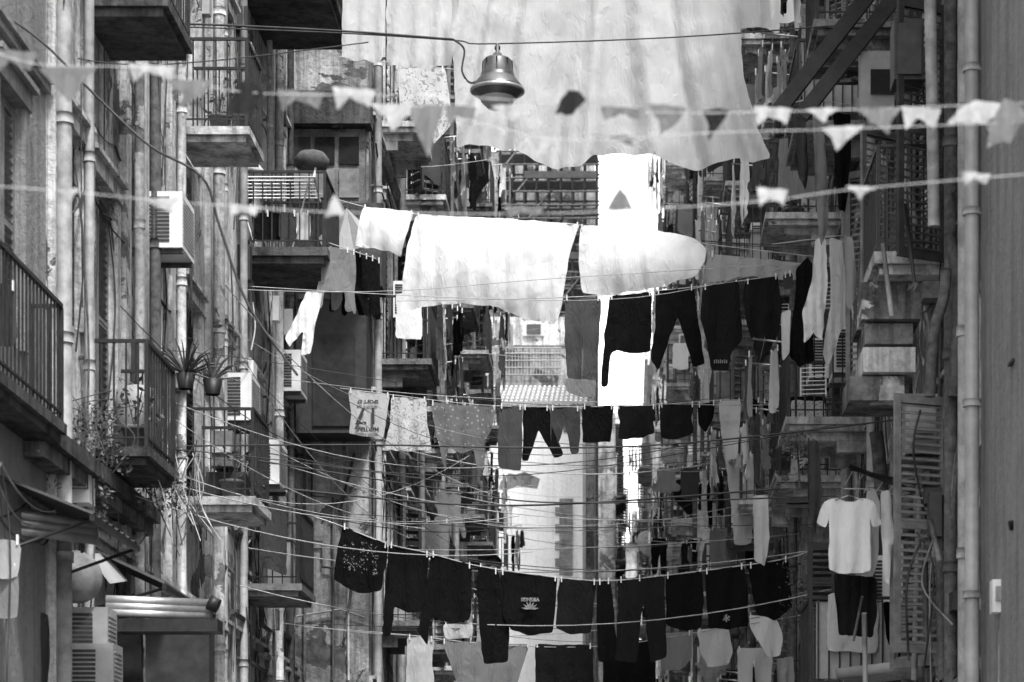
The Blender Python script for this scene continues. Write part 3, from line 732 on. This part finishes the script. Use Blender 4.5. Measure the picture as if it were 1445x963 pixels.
for yy,z in ((30.0,5.0),(31,5.6),(34,5.2),(33,4.2)):
    mb=MB(); x=-4.9; mb.tube([(x,yy,z),(x,yy+1.4,z),(x,yy+1.4,z-.5),(x,yy+2.4,z-.5),(x,yy+2.4,z-1.7)],.035,'rust',8); mb.tube([(x-.02,yy-.6,z+.5),(x-.02,yy+.2,z+.5),(x-.02,yy+.2,z-2)],.03,'pipe',8); mb.build('conduit')
mb=MB()
for pts in ([(415,640),(440,645),(440,700),(470,702),(470,960)],[(418,760),(455,764),(455,800),(505,806)],[(415,690),(500,700)],[(430,620),(430,960)],[(418,870),(480,860),(515,872)],[(490,625),(492,960)],[(500,640),(480,720),(500,800),(486,900)]):
    mb.tube([P(a,b,35.93) for a,b in pts],U(.012,.035),random.choice(('rust','cable','pipe')),6)
mb.build('conduit')

# ------------------------------------------------------------------ left foreground
balcony(-1,-5,.32,17.2,20.2,5.45,style=0,clut=0,slab='pl_dark',br=False); 
hang(P(-5,400,18.5),(1,.3,0),'towel','c_dgrey',.6)
mb=MB(); mb.box(-5,-4.75,20.0,24.6,5.28,5.42,'pl_dark'); mb.box(-5,-4.82,20.0,24.6,5.15,5.277,'pl_worn'); mb.build('stone_ledge')
mb=MB()
for px,py,Y,r in ((95,620,21.5,.28),(130,600,22,.25),(70,610,21,.2),(155,650,22.3,.22),(110,660,21.8,.28),(40,620,20.5,.2),(60,690,21,.25),(130,700,22,.22)): mb.leaves(P(px,py,Y),r,420,size=.03)
for _ in range(26):
    a=P(U(40,170),U(620,680),21.8); mb.tube(curve([a,a+Vector((U(-.2,.2),0,.3)),a+Vector((U(-.4,.4),0,U(.3,.7)))]),.005,'leafd',4)
mb.build('climbing_plant')
mb=MB()
for bx,by,n,L in ((262,520,34,.42),(300,528,18,.34)):
    c=P(bx,by+8,24); mb.lathe(c,[(.07,-.15),(.1,0),(.09,0),(.001,-.02)],'iron',12)
    for k in range(n):
        an=U(0,6.28); e=U(.15,1.3); d=Vector((math.cos(an)*math.cos(e),math.sin(an)*math.cos(e),math.sin(e)))
        mb.tube([c,c+d*L*.6,c+d*L-Vector((0,0,.06))],[.012,.01,.002],'leaf' if R()<.5 else 'leafd',4)
mb.build('yucca_plant')
mb=MB(); c=P(195,600,23.2); mb.lathe(c+Vector((0,.0,-.35)),[(.001,0),(.22,0),(.22,.55),(.2,.68),(.1,.72),(.001,.73)],'plastic',20); mb.build('water_tank')
mb=MB()
for _ in range(26):
    a=P(U(175,290),U(610,670),U(23,26)); mb.tube(curve([a,a+Vector((U(-.2,.2),U(-.1,.1),-.4)),a+Vector((U(-.3,.3),U(-.1,.1),-U(.6,1.1)))]),.006,'rope' if R()<.4 else 'leafd',4)
mb.leaves(P(215,680,23.5),.35,420,size=.03); mb.leaves(P(250,700,24),.25,220,size=.03); mb.build('hanging_vines')
mb=MB(); a=P(322,250,31.2); b=P(443,250,31.2)
for k in range(7): mb.tube([a+Vector((0,k*.09,-k*.02)),b+Vector((0,k*.09,-k*.02))],.01,'white',5)
mb.tube([a,a+Vector((0,.6,-.14))],.012,'white',5); mb.tube([b,b+Vector((0,.6,-.14))],.012,'white',5)
mb.tube([a+Vector((.05,0,0)),a+Vector((.35,.3,-.95))],.012,'white',5); mb.tube([b-Vector((.05,0,0)),b+Vector((-.35,.3,-.95))],.012,'white',5)
mb.tube([b,b+Vector((.02,0,.12))],.015,'white',5); mb.build('folding_drying_rack')
for i in range(6): hang(P(330+i*19,300,31.4+.1*(i%2)),(1,.2,0),'towel',random.choice(('c_grey','c_black','c_cream','c_dgrey')),.45)
mb=MB(); c=P(352,240,31.9); mb.lathe(c,[(.001,.1),(.12,.08),(.19,0),(.2,-.05),(.17,-.06)],'c_cream',16); mb.build('sun_hat')
mb=MB(); c=P(440,226,35); mb.lathe(c,[(.001,.12),(.18,.1),(.26,0),(.22,-.12),(.001,-.16)],'pot',16); mb.build('basket')
mb=MB(); c=P(492,330,35)
n=10
for k in range(n):
    a0=2*math.pi*k/n; a1=2*math.pi*(k+1)/n; pr=[]
    for an in (a0,a1):
        pr.append((c+Vector((math.cos(an)*.42,-.2+math.sin(an)*.3,-.12+math.sin(an)*.25))))
    mb.face([c+Vector((0,-.25,.3)),pr[0],pr[1]],'c_pale' if k%2 else 'c_grey')
mb.tube([c+Vector((0,-.25,.34)),c+Vector((0,.1,-.9))],.015,'steel',6)
mb.build('parasol')
mb=MB(); c=P(325,640,28); mb.box(c.x-.12,c.x+.12,27.4,27.8,c.z-.25,c.z+.15,'wood'); mb.box(c.x-.2,c.x+.25,27.5,28,c.z-.55,c.z-.3,'shutd'); mb.box(c.x-.1,c.x+.1,27.37,27.397,c.z-.1,c.z-.02,'frame'); mb.build('stacked_boxes')
q=MB(); pot(q,-4.5,27.5,5.96,.13,120,.3); pot(q,-4.3,27.9,5.96,.1,80,.2); pot(q,-4.6,22.6,5.66,.12,90,.3); pot(q,-4.6,27.3,10.06,.12,90,.3); pot(q,-4.35,27.2,10.06,.1,60,.2); q.build('potted_plants')
def awning(side,X,y0,y1,z,proj,drop,m,cor=14):
    mb=MB(); 
    for i in range(cor):
        a=y0+(y1-y0)*i/cor; b=y0+(y1-y0)*(i+1)/cor; mz=.03
        mb.face([(X,a,z),(X,(a+b)/2,z+mz),(X-side*proj,(a+b)/2,z-drop+mz),(X-side*proj,a,z-drop)],m,True)
        mb.face([(X,(a+b)/2,z+mz),(X,b,z),(X-side*proj,b,z-drop),(X-side*proj,(a+b)/2,z-drop+mz)],m,True)
    mb.box(X-side*(proj-.02),X-side*(proj+.02),y0,y1,z-drop-.05,z-drop-.002,'iron')
    for y in (y0+.05,y1-.05): mb.tube([(X,y,z-.6),(X-side*proj,y,z-drop-.03)],.015,'iron',5)
    return mb.build('awning')
awning(-1,-5,19.2,21.0,4.85,.75,.3,'shutd',8); awning(-1,-5,22.2,24.0,4.72,.75,.35,'shutd',18)
mb=MB()
for i in range(3): mb.tube([P(-20,718+i*12,20),P(138,742+i*10,20)],.045,'steel',10)
mb.build('rolled_awning')
mb=MB(); 
for i in range(3): mb.tube([P(150,846+i*9,22),P(298,852+i*9,22)],.04,'steel',10)
mb.box(PX(165,22),PX(308,22),21.95,22.25,PZ(892,22),PZ(874,22),'iron'); mb.tube([P(295,850,21.95),P(308,856,21.95)],.07,'iron',10); mb.build('rolled_awning')
ac_unit(PX(88,21.5),PX(160,21.5),21.5,21.9,PZ(1000,21.5),fan=False,m='plastic'); ac_unit(PX(90,21.5),PX(150,21.5),21.55,21.95,PZ(948,21.5),fan=False,m='plastic')
mb=MB(); mb.clothp([(-10,860),(70,866),(72,920),(66,1000),(-10,1000)],20.6,'c_dgrey',amp=.05,wl=.15); mb.build('shop_curtain')
mb=MB(); c=P(105,815,21.5); mb.lathe(c,[(.001,.2),(.14,.17),(.24,.05),(.25,0),(.23,-.01),(.2,.03)],'shut',24,(.4,-1,.3)); mb.tube([c,c+Vector((-.6,.2,-.1))],.02,'iron',6); mb.tube([c,P(118,770,21.5)],.012,'iron',6); mb.build('satellite_dish')
mb=MB(); mb.face([P(122,780,22),P(150,782,22.3),P(180,820,22.3),P(155,824,22)],'plastic'); mb.face([P(122,780,22.02),P(150,782,22.32),P(180,820,22.32),P(155,824,22.02)],'plastic'); mb.tube([P(120,780,22.05),P(60,800,22.05)],.012,'iron'); mb.build('light_reflector_panel')
mb=MB(); mb.box(PX(205,22.6),PX(295,22.6),22.6,22.9,PZ(990,22.6),PZ(890,22.6),'shutd'); mb.box(PX(165,22.6),PX(202,22.6),22.5,22.597,PZ(990,22.6),PZ(890,22.6),'glass'); mb.build('shop_sign_box')
hang(P(10,760,19),(1,.2,0),'towel','c_pale',.4); hang(P(2,800,19),(1,.2,0),'towel','c_grey',.5)

# ------------------------------------------------------------------ right foreground
mb=MB()
mb.box(PX(1278,22.5),PX(1326,22.5),22.5,22.8,PZ(640,22.5),PZ(556,22.5),'pipe'); mb.box(PX(1284,22.5),PX(1320,22.5),22.46,22.497,PZ(630,22.5),PZ(566,22.5),'plastic')
for i in range(3): mb.box(PX(1288,22.5),PX(1316,22.5),22.44,22.457,PZ(622-i*7,22.5),PZ(620-i*7,22.5),'rust')
mb.box(PX(1272,22.4),PX(1335,22.4),22.4,22.9,PZ(652,22.4),PZ(645,22.4),'rust'); mb.build('electric_meter_cabinet')
mb=MB()
for dy in (0,.9):
    Y=23.2+dy; mb.tube([P(1198,658,Y),P(1280,690,Y),P(1368,722,Y)],.025,'iron',6); mb.tube([P(1270,760,Y),P(1368,716,Y)],.025,'iron',6); mb.tube([P(1200,662,Y),P(1368,700,Y)],.016,'iron',6); mb.tube([P(1290,800,Y),P(1368,880,Y)],.02,'iron',6)
for k in range(6): a=P(1205+k*14,662+k*5.4,23.2); mb.tube([a,a+Vector((0,.95,.0))],.007,'steel',5)
mb.build('wall_drying_rack')
mb=MB()
for o_ in (0,40):
    a=P(1236+o_,-20,25); b=P(1092+o_*.95,165,25)
    mb.ob((a+b)/2,b-a,(0,1,0),(b-a).cross(Vector((0,1,0))),(b-a).length,.12,.15,'iron')
mb.build('awning_arms')
mb=MB(); mb.box(PX(1262,22),PX(1304,22),22,22.35,PZ(112,22),PZ(26,22),'iron'); mb.box(PX(1266,22),PX(1300,22),21.97,21.997,PZ(106,22),PZ(34,22),'shutd'); mb.build('shop_sign_box')
mb=MB(); mb.box(PX(1214,25),PX(1262,25),25,25.2,PZ(155,25),PZ(72,25),'plastic'); mb.box(PX(1228,25),PX(1262,25),24.95,24.997,PZ(134,25),PZ(100,25),'glass'); mb.build('window_panel')
mb=MB(); mb.box(PX(1216,22.6),PX(1300,22.6),22.6,23.6,PZ(450,22.6),PZ(398,22.6),'pl_worn'); mb.box(PX(1222,22.6),PX(1290,22.6),22.7,23.5,PZ(482,22.6),PZ(453,22.6),'pl_worn')
mb.box(PX(1218,22.6),PX(1292,22.6),22.6,23.4,PZ(525,22.6),PZ(490,22.6),'trim'); mb.box(PX(1200,22.6),PX(1278,22.6),22.7,23.5,PZ(562,22.6),PZ(528,22.6),'pl_worn'); mb.build('balcony_corbel')
mb=MB()
for _ in range(34):
    x=U(1215,1372); y=U(180,900); Y=U(21.2,23.8); L=U(40,150)
    if x<1300 and 380<y<840: continue
    mb.tube([P(x,y,Y),P(x+U(-14,14),y+L,Y+U(-.2,.3))],U(.01,.035),random.choice(('iron','rust','pipe','wood')),6)
for _ in range(12):
    x=U(1300,1365); y=U(200,900); Y=U(21.3,23); w=U(.08,.22)
    a=P(x,y,Y); mb.box(a.x,a.x+w,Y,Y+U(.1,.3),a.z,a.z+U(.1,.45),random.choice(('rust','shutd','pl_worn','plastic','iron')))
mb.build('wall_clutter')
mb=MB(); louvre(mb,P(1210,855,26),(1,0,0),.38,.85,'shutd'); louvre(mb,P(1160,820,28),(1,0,0),.34,.9,'shutd'); mb.build('louvred_shutter')
for pts,Y,r in (([(1312,-40),(1316,170),(1318,320)],21.3,.055),([(1335,380),(1332,420),(1318,470),(1312,560)],21.3,.05),([(1340,330),(1352,420),(1345,560)],21.5,.05),([(1236,610),(1240,640),(1244,700)],24,.07),([(1300,650),(1296,760),(1290,960)],22.6,.03),([(1325,700),(1330,960)],22,.045)):
    cableobj('drainpipe',curve([P(a,b,Y) for a,b in pts]),r,random.choice(('rust','rust','pipe')),10)
mb=MB()
for _ in range(16):
    a=P(U(1275,1370),U(560,800),U(21,24)); mb.tube(curve([a,a+Vector((U(-.15,.15),U(-.1,.3),-.4)),a+Vector((U(-.2,.2),U(-.1,.4),-U(.7,1.6)))]),U(.006,.013),'cable' if R()<.8 else 'pipe',5)
mb.build('wall_cables')
cableobj('drainpipe',[(2.88,20.2,0),(2.88,20.2,16)],.06,'plastic',10)
mb=MB()
for z in (4,5.6,7.2,8.4): mb.tube([(2.88,20.2,z),(2.88,20.2,z+.06)],.08,'pipe',10)
mb.build('pipe_collars')
mb=MB(); mb.box(PX(1398,19.5),PX(1424,19.5),19.4,19.55,PZ(866,19.5),PZ(820,19.5),'white'); mb.box(PX(1402,19.5),PX(1420,19.5),19.37,19.397,PZ(850,19.5),PZ(830,19.5),'plastic')
mb.tube([P(1411,866,19.5),P(1411,990,19.5)],.015,'pipe',6); mb.build('junction_box')
mb=MB(); mb.tube([P(1180,952,24),P(1300,938,24)],.06,'plastic',10); mb.tube([P(1190,962,24.2),P(1310,948,24.2)],.05,'pipe',10); mb.tube([P(1300,940,24),P(1350,930,24)],.03,'iron',8); mb.build('rolled_awning')
mb=MB(); mb.box(PX(1425,18.8),PX(1445,18.8),18.7,18.9,PZ(514,18.8),PZ(510,18.8),'iron'); mb.tube([P(1424,742,18.8),P(1450,738,18.8)],.04,'iron',8); mb.build('wall_bracket')
mb=MB()
for px,py,Y,r in ((1120,810,30,.25),(1130,860,30,.3),(1290,830,24,.2),(1005,650,40,.3),(1300,760,23.5,.18),(1125,630,29,.25)): mb.leaves(P(px,py,Y),r,300,size=.03); mb.tube([P(px,py,Y),P(px+4,py+60,Y)],.012,'leafd',5)
mb.build('climbing_plant')
mb=MB(); c=P(918,768,75); mb.lathe(c,[(.001,.16),(.25,.1),(.45,0),(.47,-.01),(.44,0.0)],'shut',24,(.5,-1,.4)); mb.tube([c,c+Vector((.5,.2,-.2))],.03,'iron',6); mb.build('satellite_dish')
mb=MB(); c=P(697,796,52); mb.lathe(c,[(.001,.0),(.17,0.01),(.18,.05)],'iron',20,(0,-1,0)); mb.tube([c,c+Vector((-.9,0,-.2))],.02,'iron',6); mb.build('round_street_sign')
for px,py,Y in ((1130,520,28),(1150,400,29),(1085,430,36)):
    mb=MB(); a=P(px,py,Y)
    for k in range(7): mb.tube([a+Vector((0,0,-k*.05)),a+Vector((.3,.1,-k*.05+.03))],.006,'white',4)
    mb.tube([a,a+Vector((0,0,-.32))],.008,'white',4); mb.tube([a+Vector((.3,.1,.03)),a+Vector((.3,.1,-.3))],.008,'white',4); mb.build('wire_rack')

# ------------------------------------------------------------------ bunting (close, out of focus)
M['c_flagl']=fabric('flag_light',.46,.4); M['c_flagm']=fabric('flag_mid',.18,.3); M['c_flagd']=fabric('flag_dark',.02,.05)
def bunting(Y,pts,flags):
    mb=MB(); mb.tube(curve([P(a,b,Y) for a,b in pts]),.002,'rope',5)
    for x,y,w,h,kind,m in flags:
        w*=1.1; h*=1.25
        if kind=='t': o=[(x-w/2,y+U(-3,3)),(x,y-2),(x+w/2,y+U(-3,3)),(x+w*U(.1,.3),y+h*.5),(x+U(-18,18),y+h),(x-w*U(.12,.3),y+h*.5)]
        elif kind=='u': o=[(x-w/2,y+h),(x-w*.2,y+h*.3),(x,y-2),(x+w*.25,y+h*.35),(x+w/2,y+h*.95)]
        elif kind=='r': o=[(x-w/2,y-2),(x+w/2,y+2),(x+w*.35,y+h*.9),(x-w*.1,y+h*.45),(x-w*.4,y+h)]
        else: o=[(x-w/2,y+h*.9),(x-w*.3,y+h*.3),(x-w*.05,y-h*.1),(x+w*.3,y),(x+w/2,y+h*.3),(x+w*.1,y+h*.9)]
        mb.clothp(o,Y+U(-.02,.02),m,step=.014,amp=.016,wl=.07,seed=R()*50,sm=0)
    return mb.build('bunting')
L,Dk,Md='c_flagl','c_flagd','c_flagm'
bunting(10,[(-20,70),(60,92),(200,97),(340,130),(560,135),(700,140),(900,158),(1100,158),(1460,145)],
 [(20,72,60,26,'r',Md),(95,95,75,40,'t',Md),(215,92,60,18,'r',L),(268,115,60,30,'t',Md),(345,118,50,38,'d',Dk),(425,128,60,22,'r',Md),(500,125,55,24,'r',L),(560,148,70,30,'t',L),(600,150,50,60,'t',Md),(650,150,40,24,'r',Md),(720,150,50,20,'t',L),(805,130,40,28,'d',Dk),(880,152,60,16,'r',Md),(940,150,55,34,'t',Md),(1010,155,36,34,'t',Dk),(1090,152,50,22,'r',L),(1160,155,45,16,'t',L),(1240,155,60,28,'t',Md),(1300,152,50,26,'r',L),(1380,145,80,26,'d',L),(1408,165,40,38,'t',Md)])
bunting(9.6,[(640,165),(800,198),(1000,188),(1200,182),(1460,172)],[(760,196,60,12,'t',L),(880,192,40,12,'t',Md),(1190,180,55,26,'t',L),(1420,145,50,50,'d',Md)])
bunting(9.5,[(-20,262),(100,271),(230,284),(340,292),(480,300),(740,302),(900,296),(1080,284),(1200,268),(1460,245)],
 [(100,268,24,14,'t',L),(230,282,46,16,'t',L),(345,290,40,14,'r',L),(472,275,26,24,'u',L),(740,292,50,12,'r',Md),(875,266,36,26,'u',Md),(1090,266,40,22,'r',L),(1215,264,40,14,'t',L),(1378,244,36,14,'r',L)])

# ------------------------------------------------------------------ light, sky, camera
el=math.radians(58); az=math.radians(156)
w=bpy.data.worlds.new("World"); sc.world=w; w.use_nodes=True; nt=w.node_tree; nt.nodes.clear()
sky=nt.nodes.new('ShaderNodeTexSky'); sky.sky_type='NISHITA'; sky.sun_disc=False; sky.sun_elevation=el; sky.sun_rotation=az; sky.dust_density=6; sky.air_density=1.5
bw=nt.nodes.new('ShaderNodeRGBToBW'); bg=nt.nodes.new('ShaderNodeBackground'); out=nt.nodes.new('ShaderNodeOutputWorld')
# thin bright cloud veil over the clear sky
tc=nt.nodes.new('ShaderNodeTexCoord'); cn=nz(nt,tc.outputs['Generated'],1.6,4,.5); cl=ramp(nt,cn,[(.3,.8),(.7,1)])
vm=nt.nodes.new('ShaderNodeMath'); vm.operation='MULTIPLY'; vm.inputs[1].default_value=16; nt.links.new(cl,vm.inputs[0])
ad=nt.nodes.new('ShaderNodeMath'); ad.operation='ADD'; nt.links.new(vm.outputs[0],ad.inputs[0]); nt.links.new(bw.outputs[0],ad.inputs[1])
bg.inputs[1].default_value=.15
nt.links.new(sky.outputs[0],bw.inputs[0]); nt.links.new(ad.outputs[0],bg.inputs[0]); nt.links.new(bg.outputs[0],out.inputs[0])
l=bpy.data.lights.new('sun','SUN'); l.energy=5.0; l.angle=math.radians(7); l.color=(1,1,1)
lo=bpy.data.objects.new('sun',l); sc.collection.objects.link(lo)
d=Vector((math.cos(el)*math.sin(az),math.cos(el)*math.cos(az),math.sin(el))); lo.rotation_euler=d.to_track_quat('Z','Y').to_euler(); lo.location=(0,0,40)
cd=bpy.data.cameras.new('camera'); co=bpy.data.objects.new('camera',cd); sc.collection.objects.link(co)
co.location=(0,0,CZ); co.rotation_euler=(math.pi/2,0,0); cd.lens=85; cd.sensor_width=36; cd.clip_end=3000
cd.shift_x=-(VX-722.5)/1445; cd.shift_y=(HY-481.5)/1445
cd.dof.use_dof=True; cd.dof.focus_distance=31; cd.dof.aperture_fstop=2.8
sc.camera=co
sc.view_settings.view_transform='Standard'; sc.view_settings.look='None'; sc.view_settings.exposure=0
print('faces',sum(len(o.data.polygons) for o in bpy.data.objects if o.type=='MESH'),'objs',len(bpy.data.objects))
